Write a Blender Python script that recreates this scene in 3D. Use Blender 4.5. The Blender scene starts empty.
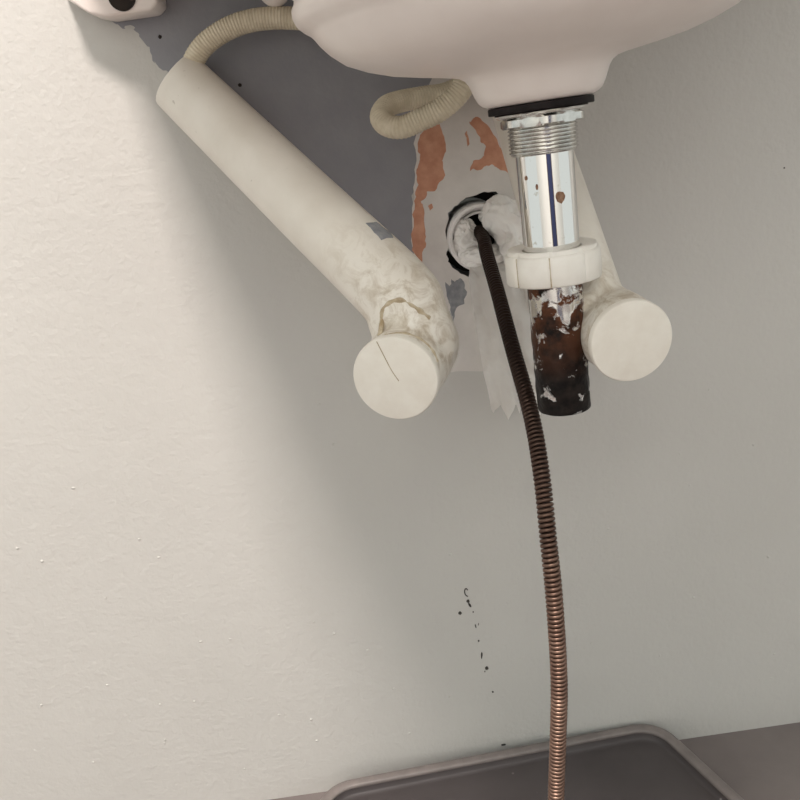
import bpy, bmesh, math, random
from mathutils import Vector, Matrix, noise
from mathutils.bvhtree import BVHTree
random.seed(7)
S = bpy.context.scene
COL = S.collection
PI = math.pi

# ------------------------------------------------------------------ camera, light, exposure
cam_data = bpy.data.cameras.new('camera')
cam_data.sensor_width = 36.0
cam_data.lens = 36.0
cam_data.clip_start = 0.01
cam = bpy.data.objects.new('camera', cam_data)
COL.objects.link(cam)
cam.matrix_world = (Matrix.Translation((0, -0.65, 0.60)) @ Matrix.Rotation(math.radians(72), 4, 'X')
                    @ Matrix.Rotation(math.radians(-8.3), 4, 'Z'))
S.camera = cam

world = bpy.data.worlds.new('world')
S.world = world
world.use_nodes = True
bg = world.node_tree.nodes['Background']
bg.inputs[0].default_value = (0.95, 1.0, 0.97, 1)
bg.inputs[1].default_value = 0.70

# a ceiling panel near the sink facing straight down, and an unseen fill lamp added to brighten the far wall's bounce
for lname, loc, energy, sx, sy, tilt, lcol in (('ceiling_panel', (-0.40, -1.00, 2.26), 52, 0.32, 0.32, 0, (1.0, 0.90, 0.84)),
                                               ('added_bounce_fill', (0.10, -1.70, 2.36), 58, 1.6, 0.3, -50, (0.97, 1.0, 0.955))):
    lamp = bpy.data.lights.new(lname, 'AREA')
    lamp.shape = 'RECTANGLE'
    lamp.size = sx
    lamp.size_y = sy
    lamp.energy = energy
    lamp.color = lcol
    lo = bpy.data.objects.new(lname, lamp)
    COL.objects.link(lo)
    lo.location = loc
    lo.rotation_euler = (math.radians(tilt), 0, 0)

S.view_settings.view_transform = 'Standard'
S.view_settings.look = 'None'
S.view_settings.gamma = 1.0
S.view_settings.use_curve_mapping = False
S.view_settings.exposure = 0.14

# ------------------------------------------------------------------ materials
def new_mat(name, color, rough=0.5, metal=0.0):
    m = bpy.data.materials.new(name)
    m.use_nodes = True
    b = m.node_tree.nodes['Principled BSDF']
    b.inputs['Base Color'].default_value = (*color, 1)
    b.inputs['Roughness'].default_value = rough
    b.inputs['Metallic'].default_value = metal
    return m, m.node_tree, b

def coords(nt):
    return nt.nodes.new('ShaderNodeTexCoord').outputs['Object']

def tex_noise(nt, scale, detail=4, rough=0.55, vec=None, dist=0.0):
    n = nt.nodes.new('ShaderNodeTexNoise')
    n.inputs['Scale'].default_value = scale
    n.inputs['Detail'].default_value = detail
    n.inputs['Roughness'].default_value = rough
    n.inputs['Distortion'].default_value = dist
    nt.links.new(vec if vec else coords(nt), n.inputs['Vector'])
    return n.outputs['Fac']

def ramp(nt, fac, stops):
    r = nt.nodes.new('ShaderNodeValToRGB')
    e = r.color_ramp.elements
    while len(e) < len(stops):
        e.new(0.5)
    for i, (p, c) in enumerate(stops):
        e[i].position = p
        e[i].color = (*c, 1) if len(c) == 3 else c
    nt.links.new(fac, r.inputs[0])
    return r.outputs[0]

def mixc(nt, fac, a, b):
    n = nt.nodes.new('ShaderNodeMix')
    n.data_type = 'RGBA'
    for sock, v in ((n.inputs[0], fac), (n.inputs[6], a), (n.inputs[7], b)):
        if isinstance(v, (int, float)):
            sock.default_value = v
        elif isinstance(v, tuple):
            sock.default_value = (*v, 1)
        else:
            nt.links.new(v, sock)
    return n.outputs[2]

def math_n(nt, op, a, b=0.0, clamp=False):
    n = nt.nodes.new('ShaderNodeMath')
    n.operation = op
    n.use_clamp = clamp
    for sock, v in ((n.inputs[0], a), (n.inputs[1], b)):
        if isinstance(v, (int, float)):
            sock.default_value = v
        else:
            nt.links.new(v, sock)
    return n.outputs[0]

def bump(nt, bsdf, height, strength=0.2, dist=0.001):
    n = nt.nodes.new('ShaderNodeBump')
    n.inputs['Strength'].default_value = strength
    n.inputs['Distance'].default_value = dist
    nt.links.new(height, n.inputs['Height'])
    nt.links.new(n.outputs[0], bsdf.inputs['Normal'])

BW0 = (0, 0, 0); BW1 = (1, 1, 1)
M = {}

def wall_mat():
    m, nt, b = new_mat('wall_paint', (0.78, 0.76, 0.72), 0.55)
    big = tex_noise(nt, 5, 3)
    c = ramp(nt, big, [(0.3, (0.545, 0.53, 0.50)), (0.7, (0.575, 0.56, 0.53))])
    nt.links.new(c, b.inputs['Base Color'])
    fine = tex_noise(nt, 210, 3, 0.5)
    mid = tex_noise(nt, 70, 3, 0.6)
    h = math_n(nt, 'ADD', fine, math_n(nt, 'MULTIPLY', mid, 1.4))
    bump(nt, b, h, 0.45, 0.0011)
    return m
M['wall'] = wall_mat()

def simple(name, lo_c, hi_c, scale, rough, bs=None, bstr=0.15, bdist=0.0006, metal=0.0):
    m, nt, b = new_mat(name, lo_c, rough, metal)
    c = ramp(nt, tex_noise(nt, scale, 5, 0.6), [(0.35, lo_c), (0.68, hi_c)])
    nt.links.new(c, b.inputs['Base Color'])
    if bs:
        bump(nt, b, tex_noise(nt, bs, 3), bstr, bdist)
    return m

M['rear_paint'] = simple('rear_wall_paint', (0.80, 0.79, 0.76), (0.83, 0.82, 0.79), 4, 0.6, 200, 0.1)
M['dark_paint'] = simple('old_grey_paint', (0.255, 0.255, 0.28), (0.29, 0.29, 0.31), 30, 0.6, 240, 0.25, 0.0008)
M['plaster'] = simple('bare_plaster', (0.66, 0.625, 0.59), (0.74, 0.70, 0.665), 40, 0.75, 150, 0.3, 0.001)
M['terracotta'] = simple('terracotta_undercoat', (0.52, 0.24, 0.15), (0.66, 0.35, 0.23), 90, 0.8, 220, 0.4, 0.001)
M['grey_rest'] = simple('blue_grey_paint_rest', (0.22, 0.23, 0.25), (0.33, 0.33, 0.34), 200, 0.7, 300, 0.4, 0.001)
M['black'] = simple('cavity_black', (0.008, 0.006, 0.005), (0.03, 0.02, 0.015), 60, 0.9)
M['dirt_hole_shade'] = simple('black_dirt_and_hole_shade', (0.012, 0.010, 0.009), (0.05, 0.04, 0.035), 300, 0.5)  # spattered drips, and the shade painted on the hole's edge
M['old_silicone'] = simple('old_silicone', (0.36, 0.27, 0.16), (0.62, 0.53, 0.39), 160, 0.45, 200, 0.3)
M['rubber'] = simple('black_rubber', (0.010, 0.008, 0.008), (0.022, 0.018, 0.018), 80, 0.6)
M['rubber'].node_tree.nodes['Principled BSDF'].inputs['Specular IOR Level'].default_value = 0.12
M['nut'] = simple('white_plastic', (0.80, 0.76, 0.69), (0.87, 0.84, 0.78), 60, 0.38, 90, 0.08)
M['pvc'] = simple('white_pvc', (0.82, 0.80, 0.78), (0.90, 0.88, 0.86), 60, 0.4, 200, 0.2)
M['rust'] = simple('rust', (0.16, 0.075, 0.04), (0.33, 0.20, 0.13), 600, 0.8, 900, 0.4)
M['brown_frame'] = simple('brown_door_frame', (0.10, 0.055, 0.035), (0.14, 0.08, 0.05), 20, 0.4)
M['door'] = simple('navy_door', (0.03, 0.04, 0.10), (0.04, 0.05, 0.13), 12, 0.4)

def floor_mat():
    m, nt, b = new_mat('floor_sheet', (0.17, 0.14, 0.13), 0.6)
    c = ramp(nt, tex_noise(nt, 9, 6, 0.65), [(0.3, (0.155, 0.128, 0.122)), (0.7, (0.20, 0.17, 0.16))])
    nt.links.new(c, b.inputs['Base Color'])
    bump(nt, b, tex_noise(nt, 120, 3), 0.15, 0.001)
    return m
M['floor'] = floor_mat()

def tray_mat():
    m, nt, b = new_mat('tray_plastic', (0.08, 0.07, 0.07), 0.55)
    c = ramp(nt, tex_noise(nt, 14, 5), [(0.3, (0.048, 0.039, 0.039)), (0.7, (0.066, 0.055, 0.055))])
    v = nt.nodes.new('ShaderNodeTexVoronoi')
    v.inputs['Scale'].default_value = 55
    nt.links.new(coords(nt), v.inputs['Vector'])
    speck = ramp(nt, v.outputs['Distance'], [(0.0, BW1), (0.09, BW0)])
    gate = ramp(nt, tex_noise(nt, 33, 2), [(0.5, BW0), (0.58, BW1)])
    c = mixc(nt, math_n(nt, 'MULTIPLY', math_n(nt, 'MULTIPLY', speck, gate), 0.85), c, (0.36, 0.32, 0.30))
    nt.links.new(c, b.inputs['Base Color'])
    bump(nt, b, tex_noise(nt, 300, 2), 0.12, 0.0006)
    return m
M['tray'] = tray_mat()
M['tray_rim'] = simple('tray_rim', (0.15, 0.128, 0.12), (0.21, 0.18, 0.168), 40, 0.5, 200, 0.15)

def ceramic_mat():
    m, nt, b = new_mat('sink_ceramic', (0.78, 0.69, 0.64), 0.22)
    c1 = ramp(nt, tex_noise(nt, 16, 5, 0.6), [(0.3, (0.83, 0.76, 0.71)), (0.7, (0.90, 0.84, 0.795))])
    pink = ramp(nt, tex_noise(nt, 9, 3), [(0.55, BW0), (0.72, BW1)])
    c2 = mixc(nt, math_n(nt, 'MULTIPLY', pink, 0.4), c1, (0.78, 0.60, 0.55))
    nt.links.new(c2, b.inputs['Base Color'])
    b.inputs['Roughness'].default_value = 0.33
    bump(nt, b, tex_noise(nt, 30, 3), 0.12, 0.002)
    return m
M['ceramic'] = ceramic_mat()

def arm_mat():
    m, nt, b = new_mat('cream_paint', (0.80, 0.75, 0.67), 0.42)
    base = ramp(nt, tex_noise(nt, 22, 5, 0.6), [(0.3, (0.73, 0.68, 0.60)), (0.7, (0.82, 0.775, 0.70))])
    sp = ramp(nt, tex_noise(nt, 170, 2), [(0.70, BW0), (0.76, BW1)])
    gate = ramp(nt, tex_noise(nt, 18, 2), [(0.48, BW0), (0.60, BW1)])
    c = mixc(nt, math_n(nt, 'MULTIPLY', math_n(nt, 'MULTIPLY', sp, gate), 0.5), base, (0.30, 0.25, 0.19))
    # brownish drip stains gathered on the collar near the end cap (position along the arm)
    sep = nt.nodes.new('ShaderNodeSeparateXYZ')
    nt.links.new(coords(nt), sep.inputs[0])
    near = nt.nodes.new('ShaderNodeMapRange')
    near.inputs['From Min'].default_value = -0.160
    near.inputs['From Max'].default_value = -0.212
    nt.links.new(sep.outputs[1], near.inputs['Value'])
    st = ramp(nt, tex_noise(nt, 75, 5, 0.7, dist=0.8), [(0.44, BW0), (0.64, BW1)])
    c = mixc(nt, math_n(nt, 'MULTIPLY', math_n(nt, 'MULTIPLY', st, near.outputs[0]), 0.75), c, (0.40, 0.31, 0.20))
    nt.links.new(c, b.inputs['Base Color'])
    bump(nt, b, tex_noise(nt, 60, 4), 0.14, 0.0015)
    return m
M['arm'] = arm_mat()
M['cap'] = simple('cream_end_cap', (0.77, 0.72, 0.64), (0.83, 0.79, 0.715), 70, 0.5, 120, 0.12)

def hose_mat():
    m, nt, b = new_mat('cream_braided_hose', (0.60, 0.53, 0.41), 0.55)
    c = ramp(nt, tex_noise(nt, 130, 4), [(0.3, (0.62, 0.54, 0.40)), (0.7, (0.76, 0.68, 0.53))])
    nt.links.new(c, b.inputs['Base Color'])
    bump(nt, b, tex_noise(nt, 900, 2), 0.25, 0.0006)
    return m
M['hose'] = hose_mat()

def paper_mat():
    m, nt, b = new_mat('paper_towel', (0.80, 0.77, 0.73), 0.9)
    c = ramp(nt, tex_noise(nt, 45, 5), [(0.3, (0.89, 0.86, 0.825)), (0.65, (0.94, 0.92, 0.89))])
    nt.links.new(c, b.inputs['Base Color'])
    v = nt.nodes.new('ShaderNodeTexVoronoi')
    v.inputs['Scale'].default_value = 95
    v.feature = 'DISTANCE_TO_EDGE'
    nt.links.new(coords(nt), v.inputs['Vector'])
    h = math_n(nt, 'ADD', math_n(nt, 'MULTIPLY', v.outputs['Distance'], 0.6), tex_noise(nt, 110, 4))
    bump(nt, b, h, 0.28, 0.0016)
    return m
M['paper'] = paper_mat()

def chrome_mat():
    m, nt, b = new_mat('chrome', (0.86, 0.85, 0.83), 0.07, 1.0)
    sp = ramp(nt, tex_noise(nt, 150, 3), [(0.66, (0.86, 0.85, 0.83)), (0.72, (0.40, 0.37, 0.33))])
    nt.links.new(sp, b.inputs['Base Color'])
    r = ramp(nt, tex_noise(nt, 60, 4), [(0.4, (0.05, 0.05, 0.05)), (0.75, (0.16, 0.16, 0.16))])
    nt.links.new(r, b.inputs['Roughness'])
    return m
M['chrome'] = chrome_mat()
M['worn_chrome'] = simple('worn_chrome', (0.60, 0.59, 0.56), (0.78, 0.77, 0.74), 120, 0.22, 260, 0.08, 0.0004, 1.0)

def tube_mat():
    # chrome whose lower end, which sat inside the trap, is caked with black and brown scale
    m, nt, b = new_mat('tailpiece_chrome', (0.86, 0.85, 0.83), 0.07, 1.0)
    sep = nt.nodes.new('ShaderNodeSeparateXYZ')
    co = coords(nt)
    nt.links.new(co, sep.inputs[0])
    mr = nt.nodes.new('ShaderNodeMapRange')
    mr.inputs['From Min'].default_value = 0.520
    mr.inputs['From Max'].default_value = 0.468
    mr.inputs['To Min'].default_value = 0.0
    mr.inputs['To Max'].default_value = 0.13
    nt.links.new(sep.outputs[2], mr.inputs['Value'])
    below = math_n(nt, 'LESS_THAN', sep.outputs[2], 0.5145)
    n1 = tex_noise(nt, 95, 7, 0.62, dist=0.35)
    f = math_n(nt, 'ADD', n1, mr.outputs[0])
    scale = ramp(nt, f, [(0.50, BW0), (0.545, BW1)])
    mask = math_n(nt, 'MULTIPLY', scale, below)
    # scale colour: rusty band above, black below
    mb = nt.nodes.new('ShaderNodeMapRange')
    mb.inputs['From Min'].default_value = 0.455
    mb.inputs['From Max'].default_value = 0.498
    nt.links.new(sep.outputs[2], mb.inputs['Value'])
    bn = ramp(nt, tex_noise(nt, 110, 5), [(0.30, BW0), (0.54, BW1)])
    brown = math_n(nt, 'MULTIPLY', mb.outputs[0], bn)
    black_c = ramp(nt, tex_noise(nt, 180, 4), [(0.35, (0.004, 0.003, 0.003)), (0.75, (0.022, 0.016, 0.013))])
    scale_c = mixc(nt, brown, black_c, (0.115, 0.043, 0.020))
    tone = ramp(nt, tex_noise(nt, 210, 3), [(0.66, (0.84, 0.83, 0.81)), (0.76, (0.66, 0.62, 0.56))])
    nt.links.new(mixc(nt, mask, tone, scale_c), b.inputs['Base Color'])
    nt.links.new(math_n(nt, 'SUBTRACT', 1.0, mask), b.inputs['Metallic'])
    up_r = math_n(nt, 'ADD', 0.06, math_n(nt, 'MULTIPLY', below, 0.10))
    nt.links.new(math_n(nt, 'ADD', up_r, math_n(nt, 'MULTIPLY', mask, 0.24)), b.inputs['Roughness'])
    nt.links.new(math_n(nt, 'SUBTRACT', 0.5, math_n(nt, 'MULTIPLY', mask, 0.34)), b.inputs['Specular IOR Level'])
    bump(nt, b, math_n(nt, 'MULTIPLY', mask, tex_noise(nt, 260, 4)), 0.5, 0.0012)
    return m
M['tube'] = tube_mat()

def cable_mat():
    m, nt, b = new_mat('brown_spring_steel', (0.16, 0.10, 0.075), 0.34, 0.85)
    c = ramp(nt, tex_noise(nt, 60, 4), [(0.3, (0.17, 0.10, 0.075)), (0.7, (0.32, 0.205, 0.155))])
    sep = nt.nodes.new('ShaderNodeSeparateXYZ')
    nt.links.new(coords(nt), sep.inputs[0])
    mr = nt.nodes.new('ShaderNodeMapRange')       # the cable turns black-brown towards its upper end
    mr.inputs['From Min'].default_value = 0.30
    mr.inputs['From Max'].default_value = 0.46
    nt.links.new(sep.outputs[2], mr.inputs['Value'])
    nt.links.new(mixc(nt, mr.outputs[0], c, (0.035, 0.022, 0.018)), b.inputs['Base Color'])
    nt.links.new(math_n(nt, 'ADD', 0.33, math_n(nt, 'MULTIPLY', mr.outputs[0], 0.15)), b.inputs['Roughness'])
    return m
M['cable'] = cable_mat()

# ------------------------------------------------------------------ builders
def shade(me, angle=40):
    for p in me.polygons:
        p.use_smooth = True
    try:
        me.set_sharp_from_angle(angle=math.radians(angle))
    except Exception:
        pass

def obj(name, bm, mat, parent=None, smooth=True, angle=40):
    bmesh.ops.recalc_face_normals(bm, faces=bm.faces)
    me = bpy.data.meshes.new(name)
    bm.to_mesh(me)
    bm.free()
    if smooth:
        shade(me, angle)
    me.materials.append(mat)
    o = bpy.data.objects.new(name, me)
    COL.objects.link(o)
    if parent is not None:
        attach(o, parent)
    return o

def attach(o, parent):
    o.parent = parent
    base = parent
    off = Vector((0, 0, 0))
    while base is not None:
        off += base.location
        base = base.parent
    o.location = -off           # meshes are written in room coordinates

def thing(name, loc, label, cat, group=None):
    o = bpy.data.objects.new(name, None)
    o.empty_display_size = 0.03
    COL.objects.link(o)
    o.location = loc
    tag(o, label, cat, group)
    return o

def tag(o, label, cat=None, group=None, kind=None):
    o['label'] = label
    if cat: o['category'] = cat
    if group: o['group'] = group
    if kind: o['kind'] = kind

def box(bm, x0, x1, y0, y1, z0, z1, bev=0):
    r = bmesh.ops.create_cube(bm, size=1)
    vs = r['verts']
    for v in vs:
        v.co = Vector(((x0 + x1) / 2 + v.co.x * (x1 - x0), (y0 + y1) / 2 + v.co.y * (y1 - y0), (z0 + z1) / 2 + v.co.z * (z1 - z0)))
    if bev:
        es = list({e for v in vs for e in v.link_edges})
        bmesh.ops.bevel(bm, geom=es, offset=bev, segments=3, affect='EDGES', profile=0.5)

def spline(pts, step):
    P = [Vector(p) for p in pts]
    P = [P[0] * 2 - P[1]] + P + [P[-1] * 2 - P[-2]]
    dense = []
    for i in range(1, len(P) - 2):
        for k in range(24):
            t = k / 24
            a, b, c, d = P[i - 1], P[i], P[i + 1], P[i + 2]
            dense.append(0.5 * ((2 * b) + (c - a) * t + (2 * a - 5 * b + 4 * c - d) * t * t + (3 * b - a - 3 * c + d) * t ** 3))
    dense.append(P[-2])
    out = [dense[0]]
    acc = 0.0
    for a, b in zip(dense, dense[1:]):
        L = (b - a).length
        while L > 0 and acc + L >= step:
            f = (step - acc) / L
            a = a.lerp(b, f)
            out.append(a.copy())
            L = (b - a).length
            acc = 0.0
        acc += L
    return out

def frames(path):
    T = []
    for i in range(len(path)):
        a = path[max(0, i - 1)]; b = path[min(len(path) - 1, i + 1)]
        T.append((b - a).normalized())
    up = Vector((0, 0, 1)) if abs(T[0].z) < 0.9 else Vector((1, 0, 0))
    n = (up - T[0] * up.dot(T[0])).normalized()
    F = []
    for t in T:
        n = (n - t * n.dot(t)).normalized()
        F.append((t, n, t.cross(n)))
    return F

def tube(bm, path, radius, seg=16, caps=True):
    F = frames(path)
    rings = []
    for i, (p, (t, n, b)) in enumerate(zip(path, F)):
        r = radius(i) if callable(radius) else radius
        rings.append([bm.verts.new(p + (n * math.cos(2 * PI * k / seg) + b * math.sin(2 * PI * k / seg)) * r) for k in range(seg)])
    for A, B in zip(rings, rings[1:]):
        for k in range(seg):
            bm.faces.new((A[k], A[(k + 1) % seg], B[(k + 1) % seg], B[k]))
    if caps:
        bm.faces.new(rings[0][::-1])
        bm.faces.new(rings[-1])
    return rings

def lathe(bm, cx, cy, prof, seg=48, rmod=None, close=False):
    rings = []
    for j, (r, z) in enumerate(prof):
        ring = []
        for k in range(seg):
            a = 2 * PI * k / seg
            rr = rmod(r, a, j) if rmod else r
            ring.append(bm.verts.new((cx + rr * math.cos(a), cy + rr * math.sin(a), z)))
        rings.append(ring)
    pairs = list(zip(rings, rings[1:]))
    if close:
        pairs.append((rings[-1], rings[0]))
    for A, B in pairs:
        for k in range(seg):
            bm.faces.new((A[k], A[(k + 1) % seg], B[(k + 1) % seg], B[k]))
    return rings

def ragged(pts, amp, n=4, seed=0.0):
    """subdivide a closed outline (x, z) and roughen it"""
    out = []
    m = len(pts)
    for i in range(m):
        a = Vector((pts[i][0], pts[i][1])); b = Vector((pts[(i + 1) % m][0], pts[(i + 1) % m][1]))
        for k in range(n):
            p = a.lerp(b, k / n)
            q = Vector((p.x * 230 + seed, p.y * 230, seed * 3.1))
            w = amp if (k or True) else 0
            out.append((p.x + w * noise.noise(q), p.y + w * noise.noise(q + Vector((9, 31, 5)))))
    return out

def flat_patch(name, outline, y_front, mat, parent, hole=None, y_back=0.0, label=None, side_mat=None):
    """thin coat of paint or plaster lying on the wall plane, with real thickness"""
    bm = bmesh.new()
    edges = []
    loops = [outline] + ([hole] if hole else [])
    for lp in loops:
        vs = [bm.verts.new((x, y_front, z)) for x, z in lp]
        for i in range(len(vs)):
            edges.append(bm.edges.new((vs[i], vs[(i + 1) % len(vs)])))
    bmesh.ops.triangle_fill(bm, use_beauty=True, use_dissolve=False, edges=edges, normal=(0, -1, 0))
    ring = [e for e in bm.edges if e.is_boundary]
    r = bmesh.ops.extrude_edge_only(bm, edges=ring)
    for v in r['geom']:
        if isinstance(v, bmesh.types.BMVert):
            v.co.y = y_back
    o = obj(name, bm, mat, parent, smooth=False)
    if side_mat:
        o.data.materials.append(side_mat)
        for p in o.data.polygons:
            if abs(p.normal.y) < 0.5:
                p.material_index = 1
    if label:
        o['label'] = label
    return o

# ------------------------------------------------------------------ room shell
FZ = -0.0105
hole_pts = [(0.0552, 0.5236), (0.0600, 0.5375), (0.0697, 0.5454), (0.0806, 0.5490), (0.0895, 0.5503), (0.0983, 0.5495), (0.1045, 0.5420),
            (0.1110, 0.5315), (0.1121, 0.517), (0.109, 0.5013), (0.1006, 0.4903), (0.0876, 0.484), (0.0752, 0.4841), (0.0672, 0.4862),
            (0.0592, 0.4930), (0.0548, 0.4990), (0.0543, 0.5051), (0.0572, 0.5127)]
hole_loop = ragged(hole_pts, 0.0017, 4, 1.3)

wall_back = flat_patch('wall_back', [(-2.2, FZ), (2.2, FZ), (2.2, 1.5), (-2.2, 1.5)], 0.0, M['wall'], None, hole_loop, 0.03, side_mat=M['dirt_hole_shade'])  # hole's cut edge coloured black, standing in for the shade inside
tag(wall_back, 'off-white painted wall behind the sink with a broken hole', kind='structure')
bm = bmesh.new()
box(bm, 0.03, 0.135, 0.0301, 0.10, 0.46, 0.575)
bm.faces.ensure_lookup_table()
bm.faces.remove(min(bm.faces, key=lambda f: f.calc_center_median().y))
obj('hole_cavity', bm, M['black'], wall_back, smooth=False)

bm = bmesh.new()
box(bm, -2.2, 2.2, -2.4, 0.03, FZ - 0.04, FZ)
floor = obj('floor', bm, M['floor'], smooth=False)
tag(floor, 'dark brownish grey floor meeting the wall', kind='structure')

# unseen far wall and door, added to bounce light and mirror in the chrome
bm = bmesh.new()
for x0, x1, z0, z1 in ((-2.2, -0.15, FZ, 2.3), (0.62, 2.2, FZ, 2.3), (-0.15, 0.62, 2.0, 2.3)):
    box(bm, x0, x1, -2.46, -2.4, z0, z1)
added_wall_rear = obj('added_wall_rear', bm, M['rear_paint'], smooth=False)
tag(added_wall_rear, 'unseen off-white wall across the room, added to bounce light', kind='structure')
bm = bmesh.new()
box(bm, -0.08, 0.55, -2.45, -2.41, FZ + 0.005, 1.98, 0.004)
door = obj('added_door', bm, M['door'])
tag(door, 'unseen dark blue door, added as a dark stripe for the chrome to reflect', kind='structure')
for x0, x1 in ((-0.15, -0.082), (0.552, 0.62)):
    bm = bmesh.new()
    box(bm, x0, x1, -2.46, -2.38, FZ + 0.001, 2.0, 0.004)
    obj('added_door_jamb', bm, M['brown_frame'], door)

# old paint coats and bare plaster left on the wall
dark = [(-0.178, 0.7140), (-0.1690, 0.7085), (-0.1600, 0.7040), (-0.1515, 0.7019), (-0.1485, 0.6927), (-0.1453, 0.6778), (-0.1368, 0.669), (-0.1427, 0.66), (-0.132, 0.645),
        (-0.10, 0.622), (-0.05, 0.575), (0.00, 0.530), (0.0265, 0.5070), (0.031, 0.5126), (0.0315, 0.530), (0.033, 0.5519), (0.040, 0.570), (0.0419, 0.5888),
        (0.0460, 0.605), (0.0557, 0.6237), (0.0743, 0.6497), (0.080, 0.73), (0.0, 0.76), (-0.16, 0.76)]
flat_patch('dark_paint_patch', ragged(dark, 0.004, 6, 4.0), -0.0004, M['dark_paint'], wall_back, label='dark grey old paint left behind the sink')
plast = [(0.064, 0.650), (0.0500, 0.6200), (0.0405, 0.6029), (0.0395, 0.5814), (0.033, 0.5556), (0.027, 0.5132), (0.0308, 0.4922), (0.0455, 0.4777), (0.0528, 0.4555),
         (0.0754, 0.4479), (0.1161, 0.4433), (0.1363, 0.4959), (0.1397, 0.6122), (0.125, 0.655)]
flat_patch('plaster_patch', ragged(plast, 0.003, 5, 8.0), -0.0007, M['plaster'], wall_back, hole=hole_loop, label='pale bare plaster around the pipe hole')
plast2 = [(0.0562, 0.462), (0.0789, 0.4644), (0.0820, 0.4025), (0.0496, 0.4064), (0.042, 0.4076), (0.0486, 0.4347)]
flat_patch('plaster_patch', ragged(plast2, 0.0015, 5, 2.0), -0.0003, M['plaster'], wall_back)
orangeL = [(0.0486, 0.6042), (0.0540, 0.612), (0.0600, 0.609), (0.0627, 0.5971), (0.0635, 0.5858), (0.0587, 0.5789), (0.0605, 0.5673), (0.0559, 0.5626), (0.0489, 0.5574), (0.0454, 0.5548), (0.0395, 0.5511),
           (0.0405, 0.5416), (0.0395, 0.5274), (0.0385, 0.5139), (0.0322, 0.5027), (0.027, 0.5132), (0.0305, 0.5327), (0.0338, 0.5518), (0.0384, 0.5627), (0.0384, 0.5742), (0.0425, 0.5812), (0.0411, 0.5889), (0.0436, 0.596)]
orangeR = [(0.0834, 0.6047), (0.0907, 0.6063), (0.0964, 0.5998), (0.1025, 0.5901), (0.1076, 0.5782), (0.1145, 0.5597), (0.1099, 0.5611), (0.1046, 0.5642), (0.098, 0.5697), (0.0933, 0.5696), (0.0866, 0.5667),
           (0.0797, 0.5684), (0.0842, 0.5739), (0.0925, 0.5772), (0.094, 0.5838), (0.0906, 0.5895), (0.0884, 0.5973)]
chip1 = [(0.0445, 0.5455), (0.0475, 0.5470), (0.0480, 0.5435), (0.0450, 0.5420)]
chip2 = [(0.0795, 0.5960), (0.0812, 0.5975), (0.0815, 0.5880), (0.0800, 0.5865)]
for i, pts in enumerate((orangeL, orangeR, chip1, chip2)):
    flat_patch('terracotta_patch', ragged(pts, 0.0024 if i < 2 else 0.001, 5, 11.0 + i), -0.0010, M['terracotta'], wall_back,
               label='terracotta undercoat showing through peeled paint' if i < 2 else None)
greyp = [(0.0508, 0.4827), (0.0535, 0.4795), (0.0560, 0.4860), (0.0587, 0.4815), (0.0620, 0.4850), (0.0659, 0.4822), (0.0665, 0.4729), (0.0637, 0.4632), (0.0568, 0.4609), (0.0531, 0.4512), (0.0517, 0.46), (0.051, 0.4685)]
flat_patch('grey_paint_patch', ragged(greyp, 0.0022, 4, 21.0), -0.0011, M['grey_rest'], wall_back)

# spattered drips, nail holes and paint nibs on the wall
def blob(name, x, z, rx, rz, mat, parent, depth=0.0008, y=0.0, rot=0.0, seed=0.0):
    bm = bmesh.new()
    bmesh.ops.create_uvsphere(bm, u_segments=12, v_segments=8, radius=1)
    for v in bm.verts:
        k = 1 + 0.35 * noise.noise(v.co * 1.3 + Vector((seed, x * 300, z * 300)))
        p = Vector((v.co.x * rx * k, v.co.y * depth, v.co.z * rz * k))
        p = Matrix.Rotation(rot, 3, 'Y') @ p
        v.co = p + Vector((x, y, z))
    return obj(name, bm, mat, parent)

drips = [(0.0268, 0.1724, 0.0016, 0.0020, 0), (0.0356, 0.1838, 0.0014, 0.0019, 0), (0.0368, 0.1795, 0.0011, 0.0026, -0.4), (0.0392, 0.1715, 0.0006, 0.0010, 0),
         (0.0398, 0.1560, 0.0006, 0.0022, -0.1), (0.0428, 0.1575, 0.0004, 0.0014, 0.2), (0.0410, 0.1392, 0.0009, 0.0009, 0), (0.0423, 0.1235, 0.0008, 0.0027, 0.1),
         (0.0417, 0.1205, 0.0006, 0.0015, 0), (0.0455, 0.1075, 0.0019, 0.0020, 0), (0.0432, 0.1040, 0.0006, 0.0009, 0), (0.0484, 0.0795, 0.0010, 0.0012, 0), (0.0529, 0.0150, 0.0028, 0.0011, 0)]
for i, (x, z, rx, rz, a) in enumerate(drips):
    blob('drip_mark', x, z, rx, rz, M['dirt_hole_shade'], wall_back, rot=a, seed=i * 3.7)
bm = bmesh.new()                                    # the curled topmost drip
tube(bm, spline([(0.0368, 0, 0.1955), (0.0352, 0, 0.1975), (0.0338, 0, 0.1950), (0.0340, 0, 0.1915), (0.0352, 0, 0.1895), (0.0366, 0, 0.1885)], 0.0006), 0.00055, 6)
obj('drip_mark', bm, M['dirt_hole_shade'], wall_back)
for x, z, r in ((-0.1363, 0.6938, 0.0014), (-0.0849, 0.6535, 0.0015), (-0.0691, 0.6248, 0.0009), (0.330, 0.535, 0.0006)):
    blob('nail_hole', x, z, r, r, M['black'], wall_back, y=-0.0003, depth=0.0006)
for i in range(46):
    x = random.uniform(-0.40, 0.34); z = random.uniform(0.03, 0.42)
    blob('paint_nib', x, z, random.uniform(0.0008, 0.0017), random.uniform(0.0006, 0.0013), M['wall'], wall_back, depth=random.uniform(0.0006, 0.0012), seed=i)

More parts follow.
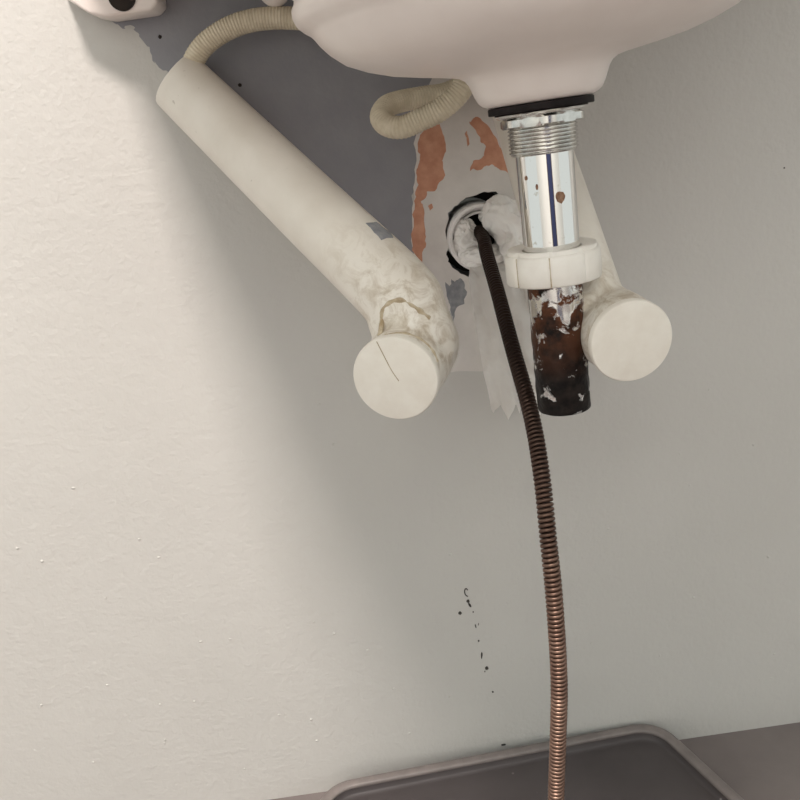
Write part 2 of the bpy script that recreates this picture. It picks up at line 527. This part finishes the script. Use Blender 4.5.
# ------------------------------------------------------------------ sink
PX, PY = 0.0967, -0.200
sink = thing('sink', (PX, -0.2, 0.6075), 'underside of the white ceramic wall-hung sink with its drain boss', 'sink')
prof = [(0.0265, 0.6075), (0.0280, 0.6079), (0.0305, 0.6090), (0.0325, 0.6108), (0.0342, 0.6140), (0.0355, 0.6175), (0.0367, 0.6205), (0.0384, 0.6230), (0.0415, 0.6250), (0.0470, 0.6263), (0.0550, 0.6276), (0.0640, 0.6290), (0.0780, 0.6316),
        (0.0900, 0.6352), (0.1000, 0.6395), (0.1070, 0.6450), (0.1115, 0.6500), (0.1138, 0.6535), (0.1158, 0.6558), (0.1190, 0.6578), (0.1215, 0.6602), (0.1228, 0.6633), (0.1228, 0.6665), (0.1212, 0.6690),
        (0.1205, 0.6730), (0.1215, 0.6850), (0.1260, 0.7000), (0.1400, 0.7200), (0.1650, 0.7420), (0.2000, 0.7600)]
# rim outline in plan (half-width from the middle, distance from the wall), a rounded D
def rim_point(a):
    ca, sa = math.cos(a), math.sin(a)
    rx = 0.275
    ry = 0.238 if sa < 0 else 0.199
    e = 2.6 if sa < 0 else 14.0
    k = (abs(ca / rx) ** e + abs(sa / ry) ** e) ** (-1 / e)
    return k * ca, k * sa
SEG = 128
bm = bmesh.new()
rings = []
for j, (r, z) in enumerate(prof):
    ring = []
    w = min(1.0, max(0.0, (z - 0.675) / 0.085))
    w = w * w * (3 - 2 * w)
    for k in range(SEG):
        a = 2 * PI * k / SEG
        ex, ey = r * math.cos(a), r * math.sin(a) * (1.0 if r < 0.05 else 0.90)
        qx, qy = rim_point(a)
        ring.append(bm.verts.new((PX + ex + (qx * 0.98 - ex) * w, PY + ey + (qy * 0.98 - ey) * w, z)))
    rings.append(ring)
def rimring(s, z, cut=0.0):
    ring = []
    for k in range(SEG):
        qx, qy = rim_point(2 * PI * k / SEG)
        ring.append(bm.verts.new((PX + qx * s, PY + qy * s, z)))
    return ring
for s, z in ((0.995, 0.763), (1.0, 0.770), (1.0, 0.792), (0.992, 0.799), (0.97, 0.802), (0.82, 0.800), (0.79, 0.792)):
    rings.append(rimring(s, z))
for r, z in ((0.185, 0.74), (0.14, 0.69), (0.10, 0.655), (0.05, 0.642), (0.022, 0.640)):      # inside of the basin
    rings.append([bm.verts.new((PX + r * math.cos(2 * PI * k / SEG), PY + r * math.sin(2 * PI * k / SEG), z)) for k in range(SEG)])
for A, B in zip(rings, rings[1:]):
    for k in range(SEG):
        bm.faces.new((A[k], A[(k + 1) % SEG], B[(k + 1) % SEG], B[k]))
bm.faces.new(rings[0][::-1])
bm.faces.new(rings[-1])
obj('basin', bm, M['ceramic'], sink, angle=60)

def slab_xz(name, outline, y0, y1, mat, parent, bev=0.002):
    bm = bmesh.new()
    vs = [bm.verts.new((x, y0, z)) for x, z in outline]
    f = bm.faces.new(vs)
    r = bmesh.ops.extrude_face_region(bm, geom=[f])
    for g in r['geom']:
        if isinstance(g, bmesh.types.BMVert):
            g.co.y = y1
    bmesh.ops.recalc_face_normals(bm, faces=bm.faces)
    bmesh.ops.bevel(bm, geom=list(bm.edges), offset=bev, segments=3, affect='EDGES', profile=0.5)
    return obj(name, bm, mat, parent, angle=50)
# back ledge with its two mounting lugs against the wall
slab_xz('back_ledge', [(-0.196, 0.768), (-0.197, 0.7290), (-0.1750, 0.7105), (-0.1640, 0.7072), (-0.1320, 0.7072), (-0.1265, 0.7115), (-0.125, 0.730), (-0.120, 0.742), (0.300, 0.742), (0.330, 0.726), (0.365, 0.718),
                       (0.385, 0.735), (0.388, 0.768)], -0.030, -0.001, M['ceramic'], sink)
bm = bmesh.new()
lug = [(0.0085, -0.0305), (0.0085, -0.0310), (0.0, -0.0310)]
r = bmesh.ops.create_cone(bm, cap_ends=True, segments=28, radius1=0.0094, radius2=0.0094, depth=0.0022)
for v in bm.verts:
    v.co = Vector((-0.1500 + v.co.x, -0.0302 + v.co.z, 0.7180 + v.co.y))
obj('mounting_hole', bm, M['black'], sink)
bm = bmesh.new()
bmesh.ops.create_uvsphere(bm, u_segments=20, v_segments=12, radius=1)
for v in bm.verts:
    top = 0.046 if v.co.z > 0 else 0.0
    v.co = Vector((-0.0450 + v.co.x * 0.0125, -0.035 + v.co.y * 0.012, 0.7120 + top + v.co.z * 0.0155))   # peg under the rim
obj('mounting_lug', bm, M['ceramic'], sink)

# ------------------------------------------------------------------ drain tailpiece
tail = thing('drain_tailpiece', (PX, PY, 0.434), 'chrome drain tailpiece with black scale on its open end, under the sink', 'drain pipe')
bm = bmesh.new()
lathe(bm, PX, PY, [(0.015, 0.6073), (0.0275, 0.6073), (0.0280, 0.6068), (0.0280, 0.6040), (0.0275, 0.6036), (0.015, 0.6036)], 64, close=True)
obj('rubber_washer', bm, M['rubber'], tail)
bm = bmesh.new()
lathe(bm, PX, PY, [(0.015, 0.6035), (0.0245, 0.6035), (0.0250, 0.6028), (0.0240, 0.6018), (0.0225, 0.6012), (0.015, 0.6012)], 64, close=True)
obj('chrome_flange', bm, M['chrome'], tail)
bm = bmesh.new()
def hexmod(r, a, j):
    if r < 0.018: return r
    s = PI / 3
    q = (a + 0.5) % s - s / 2
    return min(r, 0.0208 / math.cos(q))
lathe(bm, PX, PY, [(0.0150, 0.6011), (0.0205, 0.6011), (0.0226, 0.6000), (0.0226, 0.5966), (0.0210, 0.5958), (0.0150, 0.5958)], 96, hexmod, close=True)
obj('lock_nut', bm, M['worn_chrome'], tail, angle=30)
bm = bmesh.new()
tp = [(0.0150, 0.5957), (0.0180, 0.5957)]
z = 0.5955
for k in range(7):
    tp += [(0.0176, z), (0.0187, z - 0.0008), (0.0187, z - 0.0011), (0.0176, z - 0.0019)]
    z -= 0.0019
tp += [(0.0178, z - 0.0002), (0.0172, z - 0.0010), (0.0150, z - 0.0010)]
lathe(bm, PX, PY, tp, 64, close=True)
obj('threaded_collar', bm, M['worn_chrome'], tail, angle=25)
bm = bmesh.new()
R = 0.0156
pr = [(R, 0.584 - i * 0.0025) for i in range(60)]
pr += [(R, 0.4352), (R - 0.0003, 0.4344), (R - 0.0011, 0.4344), (R - 0.0014, 0.4352), (R - 0.0014, 0.52), (R - 0.0014, 0.584)]
def tmod(r, a, j):
    zz = pr[j][1]
    if zz < 0.505:
        return r + 0.0005 * noise.noise(Vector((math.cos(a) * 3, math.sin(a) * 3, zz * 160))) * min(1, (0.505 - zz) / 0.02)
    return r
rg = lathe(bm, PX, PY, pr, 64, tmod, close=True)
obj('tube', bm, M['tube'], tail, angle=60)
# rust pits on the chrome
def cyl_patch(name, cx, cy, r, th0, z0, outline, mat, parent, thick=0.0003):
    bm = bmesh.new()
    c = bm.verts.new((cx + (r + thick) * math.sin(th0), cy - (r + thick) * math.cos(th0), z0))
    vs = []
    for (dx, dz) in outline:
        t = th0 + dx / r
        vs.append((bm.verts.new((cx + (r + thick) * math.sin(t), cy - (r + thick) * math.cos(t), z0 + dz)),
                   bm.verts.new((cx + (r - 0.0002) * math.sin(t), cy - (r - 0.0002) * math.cos(t), z0 + dz))))
    for (a, a2), (b, b2) in zip(vs, vs[1:] + vs[:1]):
        bm.faces.new((c, a, b)); bm.faces.new((a, a2, b2, b))
    return obj(name, bm, mat, parent, smooth=False)
def blobline(r, n, seed, sx=1, sz=1):
    return [(sx * r * (1 + 0.3 * noise.noise(Vector((math.cos(2 * PI * k / n) * 1.5 + seed, math.sin(2 * PI * k / n) * 1.5, seed)))) * math.cos(2 * PI * k / n),
             sz * r * (1 + 0.3 * noise.noise(Vector((math.cos(2 * PI * k / n) * 1.5, math.sin(2 * PI * k / n) * 1.5 + seed, 3)))) * math.sin(2 * PI * k / n)) for k in range(n)]
cyl_patch('rust_spot', PX, PY, R, 0.22, 0.5585, blobline(0.0026, 18, 2.0, 1, 1.25), M['rust'], tail)
cyl_patch('rust_spot', PX, PY, R, -0.95, 0.5700, blobline(0.0009, 12, 5.0, 1, 1.4), M['rust'], tail)
cyl_patch('rust_spot', PX, PY, R, -0.55, 0.5650, blobline(0.0007, 12, 7.0, 1, 2.2), M['rust'], tail)

# white slip nut, pushed up the tube
nut = thing('slip_nut', (PX, PY, 0.5115), 'white plastic slip nut pushed up the chrome tailpiece', 'nut')
def nutmod(r, a, j):
    if r < 0.0245: return r
    k = ((a + 1.85) / (2 * PI) * 8) % 1.0
    d = min(k, 1 - k)
    g = 0.0011 * math.exp(-(d / 0.045) ** 2)
    return r + 0.00015 * math.cos((k - 0.5) * 2 * PI) - g * 0.8
nt_prof = [(0.0166, 0.5300), (0.0200, 0.5308), (0.0244, 0.5314), (0.0251, 0.5310), (0.0253, 0.5302), (0.0253, 0.5290), (0.0262, 0.5286), (0.0268, 0.5278), (0.0269, 0.5200), (0.0267, 0.5130), (0.0260, 0.5121),
           (0.0246, 0.5117), (0.0205, 0.5117), (0.0203, 0.5260), (0.0166, 0.5262)]
bm = bmesh.new()
lathe(bm, PX, PY, nt_prof, 160, nutmod, close=True)
obj('nut_body', bm, M['nut'], nut, angle=45)
for ang in (-1.85, -2.635):
    bm = bmesh.new()
    ca, sa = math.cos(ang), math.sin(ang)
    path = [Vector((PX + 0.0257 * ca, PY + 0.0257 * sa, z)) for z in (0.5283, 0.525, 0.52, 0.515, 0.5125)]
    tube(bm, path, 0.00045, 6)
    obj('grime_line', bm, M['old_silicone'], nut)

# ------------------------------------------------------------------ support arms
def make_arm(root, top, disc, back, low, r, r_top, tail, mitre):
    """tube from the wall down to a short capped drum; fused by a voxel remesh"""
    bm = bmesh.new()
    d = Vector(disc); bk = Vector(back); ax = (bk - d).normalized()
    T = Vector(top); Lw = Vector(low)
    t0 = (Lw - T).normalized()
    pts = [T - t0 * 0.05, T.lerp(Lw, 0.3), T.lerp(Lw, 0.65), Lw] + [Vector(p) for p in tail]
    path = spline([tuple(p) for p in pts], 0.004)
    n = len(path)
    tube(bm, path, lambda i: r_top + (r - r_top) * i / n, 40)
    # saw the tube off square to the wall, then flush with the wall
    for co, no in ((T, Vector((t0.x, 0, t0.z)) if mitre else None), (Vector((0, -0.0006, 0)), Vector((0, -1, 0)))):
        if no is None: continue
        g = bmesh.ops.bisect_plane(bm, geom=bm.verts[:] + bm.edges[:] + bm.faces[:], plane_co=co, plane_no=no, clear_inner=True)
        bmesh.ops.holes_fill(bm, edges=[e for e in bm.edges if e.is_boundary])
    dl = (bk - d).length
    dp = [d + ax * (0.004 + dl * 1.0 * k / 10) for k in range(11)]
    # the drum, slightly swollen behind the cap, rounded at its back
    dr = [r - 0.0008, r, r + 0.0002, r + 0.0004, r + 0.0004, r + 0.0003, r, r - 0.0004, r - 0.0014, r - 0.004, r - 0.010]
    tube(bm, dp, lambda i: dr[i], 40)
    bmesh.ops.recalc_face_normals(bm, faces=bm.faces)
    o = obj('arm_tube', bm, M['arm'])
    m = o.modifiers.new('fuse', 'REMESH'); m.mode = 'VOXEL'; m.voxel_size = 0.0017
    s = o.modifiers.new('soften', 'SMOOTH'); s.factor = 0.5; s.iterations = 9
    dg = bpy.context.evaluated_depsgraph_get()
    me = bpy.data.meshes.new_from_object(o.evaluated_get(dg))
    o.modifiers.clear()
    old = o.data; o.data = me; bpy.data.meshes.remove(old)
    for p in me.polygons: p.use_smooth = True
    if not me.materials: me.materials.append(M['arm'])
    attach(o, root)
    # end cap: thin bevelled disc
    bm = bmesh.new()
    q = ax.to_track_quat('Z', 'Y').to_matrix()
    rc = r + 0.0004
    ringsets = [(rc - 0.0014, 0.0), (rc - 0.0005, 0.0003), (rc, 0.0012), (rc, 0.0046), (rc - 0.0010, 0.0056)]
    prev = None
    for (rad, h) in ringsets:
        ring = [bm.verts.new(d + q @ Vector((rad * math.cos(2 * PI * k / 64), rad * math.sin(2 * PI * k / 64), h))) for k in range(64)]
        if prev:
            for k in range(64):
                bm.faces.new((prev[k], prev[(k + 1) % 64], ring[(k + 1) % 64], ring[k]))
        else:
            bm.faces.new(ring)
        prev = ring
    bm.faces.new(prev[::-1])
    cap = obj('end_cap', bm, M['cap'], root, angle=35)
    bv = BVHTree.FromPolygons([v.co for v in me.vertices], [p.vertices for p in me.polygons])
    return o, cap, bv, d, q

def surface_bead(name, pts, rad, bv, mat, parent, lift=0.0):
    """irregular bead of filler lying on the arm's surface"""
    path = []
    for p in spline(pts, 0.0006):
        loc, nrm, i, dist = bv.find_nearest(p)
        path.append(loc + nrm * lift)
    bm = bmesh.new()
    tube(bm, path, lambda i: rad * (0.85 + 0.5 * noise.noise(path[i] * 220)), 8)
    return obj(name, bm, mat, parent)

arm1 = thing('support_arm', (-0.1197, 0.0, 0.653), 'long cream painted support arm left of the pipe hole with a chipped tube', 'support arm', 'capped support arms under the sink')
o1, cap1, bv1, d1, q1 = make_arm(arm1, (-0.1290, -0.0150, 0.6633), (-0.0012, -0.2276, 0.4752), (0.0240, -0.1520, 0.4785), (0.0065, -0.1800, 0.5140), 0.0240, 0.0222,
                                  [(0.0110, -0.1880, 0.5015), (0.0140, -0.1910, 0.4890), (0.0145, -0.1915, 0.4760)], True)
surface_bead('glue_bead', [(-0.0102, -0.2128, 0.5056), (-0.0072, -0.2112, 0.5105), (-0.0016, -0.21, 0.514), (0.0042, -0.2096, 0.5154), (0.0097, -0.2098, 0.5146), (0.0142, -0.2109, 0.5113), (0.0208, -0.2124, 0.5066), (0.0254, -0.2135, 0.5033)], 0.0019, bv1, M['old_silicone'], arm1, -0.0010)
surface_bead('glue_bead', [(-0.0034, -0.2199, 0.4999), (0.0042, -0.2204, 0.4983), (0.0115, -0.2214, 0.4952), (0.0174, -0.2229, 0.4907), (0.0216, -0.2246, 0.4854), (0.0237, -0.2261, 0.4808)], 0.0015, bv1, M['old_silicone'], arm1, -0.0007)

def surface_patch(name, outline, origin, ux, uz, bv, mat, parent, lift=0.0003, n=5):
    """a chip whose outline is dropped on to the arm's surface"""
    bm = bmesh.new()
    ux = Vector(ux).normalized(); uz = Vector(uz).normalized()
    def drop(a, b, l):
        p = Vector(origin) + ux * a + uz * b
        dr_ = Vector((0.01, 0.99, -0.10)).normalized()
        loc, nrm, i, dist = bv.ray_cast(p - dr_ * 0.2, dr_)
        if loc is None:
            loc, nrm, i, dist = bv.find_nearest(p)
        return loc + nrm * l
    cxm = sum(p[0] for p in outline) / len(outline); czm = sum(p[1] for p in outline) / len(outline)
    prev = None
    for s in range(1, n + 1):
        f = s / n
        ring = [bm.verts.new(drop(cxm + (a - cxm) * f, czm + (b - czm) * f, lift)) for a, b in outline]
        if prev is None:
            bm.faces.new(ring)
        else:
            for k in range(len(ring)):
                bm.faces.new((prev[k], prev[(k + 1) % len(ring)], ring[(k + 1) % len(ring)], ring[k]))
        prev = ring
    low = [bm.verts.new(drop(a, b, -0.0004)) for a, b in outline]
    for k in range(len(low)):
        bm.faces.new((prev[k], prev[(k + 1) % len(low)], low[(k + 1) % len(low)], low[k]))
    return obj(name, bm, mat, parent, smooth=False)
chip_out = ragged([(-0.0021, 0.5576), (0.0042, 0.5573), (0.0113, 0.5502), (0.0125, 0.5468), (0.0055, 0.5466), (0.0022, 0.5510)], 0.0008, 4, 3.0)
surface_patch('paint_chip', chip_out, (-0.0030, -0.175, -0.0015), (1, 0, 0), (0, 0, 1), bv1, M['grey_rest'], arm1)
# hairline crack in the end cap
bm = bmesh.new()
nrm = q1 @ Vector((0, 0, 1))
path = []
for p in spline([(-0.0072, -0.2238, 0.4975), (-0.0050, -0.2277, 0.4875), (-0.0030, -0.2300, 0.4800), (0.0000, -0.2313, 0.4735)], 0.001):
    path.append(p - nrm * (p - d1).dot(nrm))
tube(bm, path, 0.00028, 5)
obj('hairline_crack', bm, M['old_silicone'], cap1)

arm2 = thing('support_arm', (0.1197, 0.0, 0.625), 'cream painted support arm half hidden behind the chrome tailpiece', 'support arm', 'capped support arms under the sink')
o2, cap2, bv2, d2, q2 = make_arm(arm2, (0.1170, -0.0180, 0.6330), (0.1311, -0.2270, 0.4765), (0.1275, -0.1780, 0.4800), (0.1185, -0.1850, 0.4880), 0.0231, 0.0226, [(0.1210, -0.1910, 0.4830)], False)

# ------------------------------------------------------------------ cream hose
hose_pts = [(-0.1130, -0.026, 0.6560), (-0.1125, -0.028, 0.6680), (-0.1005, -0.030, 0.6802), (-0.0805, -0.031, 0.6887), (-0.0587, -0.032, 0.6912), (-0.0331, -0.034, 0.6880), (-0.0050, -0.036, 0.6800),
            (0.0400, -0.032, 0.6690), (0.0800, -0.026, 0.6620), (0.0965, -0.026, 0.6480), (0.0850, -0.030, 0.6325), (0.0654, -0.036, 0.6254), (0.0488, -0.042, 0.6246), (0.0319, -0.048, 0.6239), (0.0205, -0.056, 0.6215),
            (0.0150, -0.066, 0.6150), (0.0185, -0.075, 0.6088), (0.0280, -0.080, 0.6062), (0.0404, -0.082, 0.6091), (0.0544, -0.084, 0.6135), (0.0674, -0.085, 0.6218), (0.0738, -0.085, 0.6308), (0.0770, -0.085, 0.6420)]
path = spline(hose_pts, 0.0011)
bm = bmesh.new()
tube(bm, path, lambda i: 0.0073 + (0.00040 if i % 2 else -0.00010), 20)
hose = obj('hose', bm, M['hose'], angle=26)
tag(hose, 'cream ribbed flexible hose looping under the sink', 'hose')

# ------------------------------------------------------------------ drain stub in the wall
RX, RZ = 0.0827, 0.5160
stub = thing('drain_stub', (RX, 0.0, RZ - 0.027), 'white plastic drain pipe end in the ragged wall hole', 'pipe')
def ring_y(bm, prof, cx, cz, seg=56, close=True):
    rs = []
    for r, y in prof:
        rs.append([bm.verts.new((cx + r * math.cos(2 * PI * k / seg), y, cz + r * math.sin(2 * PI * k / seg))) for k in range(seg)])
    pr_ = list(zip(rs, rs[1:])) + ([(rs[-1], rs[0])] if close else [])
    for A, B in pr_:
        for k in range(seg):
            bm.faces.new((A[k], A[(k + 1) % seg], B[(k + 1) % seg], B[k]))
bm = bmesh.new()
ring_y(bm, [(0.0267, 0.06), (0.0267, -0.0105), (0.0262, -0.0118), (0.0250, -0.0122), (0.0236, -0.0118), (0.0232, -0.0106), (0.0231, -0.004), (0.0212, -0.003), (0.0208, 0.06)], RX, RZ)
obj('pipe_collar', bm, M['pvc'], stub)
bm = bmesh.new()
ring_y(bm, [(0.0207, -0.0025), (0.0200, -0.0045), (0.0186, -0.0045), (0.0182, -0.002), (0.0182, 0.06), (0.0207, 0.06)], RX, RZ)
obj('inner_sleeve', bm, M['pvc'], stub)
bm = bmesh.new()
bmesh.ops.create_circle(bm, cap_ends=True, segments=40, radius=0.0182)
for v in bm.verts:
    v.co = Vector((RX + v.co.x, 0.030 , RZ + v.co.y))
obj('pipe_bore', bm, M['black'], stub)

# ------------------------------------------------------------------ paper towel stuffed in the pipe
towel = thing('paper_towel', (0.090, -0.03, 0.372), 'crumpled white paper towel stuffed in the wall pipe and hanging down', 'paper towel')
def lerp_list(lst, t):
    t = max(0, min(0.9999, t)) * (len(lst) - 1)
    i = int(t); f = t - i
    return tuple(a + (b - a) * f for a, b in zip(lst[i], lst[i + 1]))
Ledge = [(0.0720, 0.5010), (0.0655, 0.4920), (0.0660, 0.4739), (0.0676, 0.4497), (0.0688, 0.4166), (0.0723, 0.3880)]
Redge = [(0.1020, 0.5040), (0.1085, 0.4930), (0.1135, 0.4751), (0.1153, 0.4426), (0.1174, 0.4108), (0.1125, 0.3880)]
tips = [(0.0, -0.0070), (0.03, -0.0088), (0.12, -0.0035), (0.17, -0.0010), (0.30, -0.0150), (0.46, 0.0000), (0.53, -0.0105), (0.60, -0.0040), (0.78, -0.0130), (0.95, -0.0215), (1.0, -0.012)]
def tipz(u):
    for (a, za), (b, zb) in zip(tips, tips[1:]):
        if a <= u <= b:
            return za + (zb - za) * (u - a) / (b - a)
    return 0
bm = bmesh.new()
NU, NV = 60, 90
G = []
for j in range(NV + 1):
    t = j / NV
    lx, lz = lerp_list(Ledge, t); rx, rz = lerp_list(Redge, t)
    row = []
    for i in range(NU + 1):
        u = i / NU
        x = lx + (rx - lx) * u
        z = lz + (rz - lz) * u + (tipz(u) * max(0, (t - 0.80) / 0.20))
        fold = 0.0042 * math.sin(u * 7.5 + 0.8 + t * 1.2) + 0.0022 * math.sin(u * 17 - t * 3)
        cr = 0.0110 * abs(noise.noise(Vector((x * 62 + z * 20, z * 38, 1.7)))) + 0.0022 * abs(noise.noise(Vector((x * 140, z * 120, 5.7))))
        top = max(0.0, 1 - t / 0.20)
        y = -0.0290 - 0.010 * math.sin(min(1, t * 2.2) * PI * 0.5) + fold * min(1, t * 3) - cr + 0.022 * top ** 1.6
        row.append(bm.verts.new((x, y, z)))
    G.append(row)
for j in range(NV):
    for i in range(NU):
        bm.faces.new((G[j][i], G[j][i + 1], G[j + 1][i + 1], G[j + 1][i]))
r = bmesh.ops.solidify(bm, geom=list(bm.faces), thickness=0.0006)
obj('hanging_sheet', bm, M['paper'], towel, angle=60)
def wad(c, rad, seed, rot=0.0):
    bm = bmesh.new()
    bmesh.ops.create_icosphere(bm, subdivisions=5, radius=1)
    for v in bm.verts:
        n = v.co.copy()
        q = n * 1.5 + Vector((seed, seed * 2, 0))
        k = 1.08 - 0.45 * abs(noise.noise(q)) - 0.20 * abs(noise.noise(q * 2.1)) - 0.035 * abs(noise.noise(q * 5.1))
        p = Matrix.Rotation(rot, 3, 'Y') @ Vector((n.x * rad[0], n.y * rad[1], n.z * rad[2]))
        v.co = Vector(c) + p * k
    return obj('crumpled_wad', bm, M['paper'], towel, angle=70)
wad((0.1010, -0.0200, 0.5265), (0.0165, 0.0190, 0.0215), 1.0, -0.35)
wad((0.0725, -0.0050, 0.5120), (0.0150, 0.0110, 0.0160), 4.2, 0.5)
wad((0.0700, -0.0030, 0.5230), (0.0100, 0.0090, 0.0100), 12.2, -0.4)
wad((0.0950, 0.0000, 0.5330), (0.0120, 0.0080, 0.0090), 14.2, -0.4)
wad((0.0830, -0.0180, 0.5020), (0.0195, 0.0160, 0.0105), 7.9, 0.1)
wad((0.1050, -0.0280, 0.5050), (0.0120, 0.0140, 0.0160), 9.3, 0.2)

# ------------------------------------------------------------------ drain snake cable
cable_pts = [(0.0815, 0.025, 0.5200), (0.0817, -0.006, 0.5205), (0.0815, -0.028, 0.5185), (0.0795, -0.055, 0.5089), (0.0786, -0.095, 0.4897), (0.0780, -0.145, 0.4588), (0.0785, -0.187, 0.4293), (0.0766, -0.216, 0.4022),
             (0.0735, -0.237, 0.3670), (0.0722, -0.246, 0.3326), (0.0700, -0.250, 0.2812), (0.0660, -0.250, 0.2375), (0.0612, -0.250, 0.1915), (0.0560, -0.250, 0.130), (0.0530, -0.256, 0.070), (0.0560, -0.275, 0.0300),
             (0.0700, -0.310, 0.0155), (0.0950, -0.345, 0.0140), (0.1300, -0.360, 0.0140)]
snake = thing('drain_snake', (0.0700, -0.31, 0.009), 'brown coiled steel drain snake cable hanging out of the wall pipe', 'drain snake')
path = spline(cable_pts, 0.0005)
PITCH = 0.0028
CR, WR = 0.0040, 0.00135
F = frames(path)
hel = []
per = 14
steps = int(len(path) * 0.0005 / PITCH * per)
for s in range(steps):
    f = s / steps * (len(path) - 1)
    i = int(f)
    p = path[i].lerp(path[min(i + 1, len(path) - 1)], f - i)
    t, n, b = F[i]
    a = 2 * PI * s / per
    hel.append(p + (n * math.cos(a) + b * math.sin(a)) * CR)
bm = bmesh.new()
tube(bm, hel, WR, 6)
obj('coil_wire', bm, M['cable'], snake, angle=80)
bm = bmesh.new()
tube(bm, path[::6], 0.0034, 10)
obj('cable_core', bm, M['rubber'], snake)

# ------------------------------------------------------------------ tray on the floor
tray = thing('floor_tray', (0.05, -0.22, FZ), 'dark grey plastic tray with a rounded rim on the floor against the wall', 'tray')
corners = [(-0.1270, -0.0235), (0.2070, -0.0022), (0.352, -0.42), (-0.205, -0.44)]
def rounded(cs, rad, inset=0.0, n=10):
    out = []
    m = len(cs)
    P = [Vector(c) for c in cs]
    cen = sum(P, Vector((0, 0))) / m
    # inset edges
    lines = []
    for i in range(m):
        a, b = P[i], P[(i + 1) % m]
        d = (b - a).normalized(); nn = Vector((-d.y, d.x))
        if nn.dot(cen - a) < 0: nn = -nn
        lines.append((a + nn * inset, d))
    Q = []
    for i in range(m):
        (a, d), (b, e) = lines[i - 1], lines[i]
        den = d.x * e.y - d.y * e.x
        t = ((b.x - a.x) * e.y - (b.y - a.y) * e.x) / den
        Q.append(a + d * t)
    rad = max(0.004, rad - inset * 0.6)
    for i in range(m):
        p = Q[i]
        da = (Q[i - 1] - p).normalized(); db = (Q[(i + 1) % m] - p).normalized()
        half = math.acos(max(-1, min(1, da.dot(db)))) / 2
        L = rad / math.tan(half)
        s, e = p + da * L, p + db * L
        c = p + (da + db).normalized() * (rad / math.sin(half))
        a0 = math.atan2(s.y - c.y, s.x - c.x); a1 = math.atan2(e.y - c.y, e.x - c.x)
        dl = (a1 - a0 + PI) % (2 * PI) - PI
        for k in range(n + 1):
            a = a0 + dl * k / n
            out.append((c.x + rad * math.cos(a), c.y + rad * math.sin(a)))
    return out
def stack(bm, levels, rad=0.028, cap=(True, True)):
    rs = []
    for ins, z in levels:
        rs.append([bm.verts.new((x, y, z)) for x, y in rounded(corners, rad, ins)])
    n = len(rs[0])
    for A, B in zip(rs, rs[1:]):
        for k in range(n):
            bm.faces.new((A[k], A[(k + 1) % n], B[(k + 1) % n], B[k]))
    if cap[0]: bm.faces.new(rs[0][::-1])
    if cap[1]: bm.faces.new(rs[-1])
bm = bmesh.new()
stack(bm, [(0.012, FZ), (0.011, FZ + 0.001), (0.006, 0.0175), (0.0075, 0.0182), (0.0098, 0.0178), (0.0108, 0.0130), (0.0120, 0.0118), (0.016, 0.0112)], 0.034)
obj('tray_pan', bm, M['tray'], tray, angle=50)
bm = bmesh.new()
rs = []
for ins, z in ((0.0052, 0.0165), (0.0008, 0.0175), (0.0, 0.0188), (0.0002, 0.0200), (0.0015, 0.0212), (0.0050, 0.0218), (0.0085, 0.0214), (0.0098, 0.0204), (0.0102, 0.0186), (0.0095, 0.0168)):
    rs.append([bm.verts.new((x, y, z)) for x, y in rounded(corners, 0.034, ins)])
n = len(rs[0])
for A, B in list(zip(rs, rs[1:])) + [(rs[-1], rs[0])]:
    for k in range(n):
        bm.faces.new((A[k], A[(k + 1) % n], B[(k + 1) % n], B[k]))
obj('tray_rim', bm, M['tray_rim'], tray, angle=50)
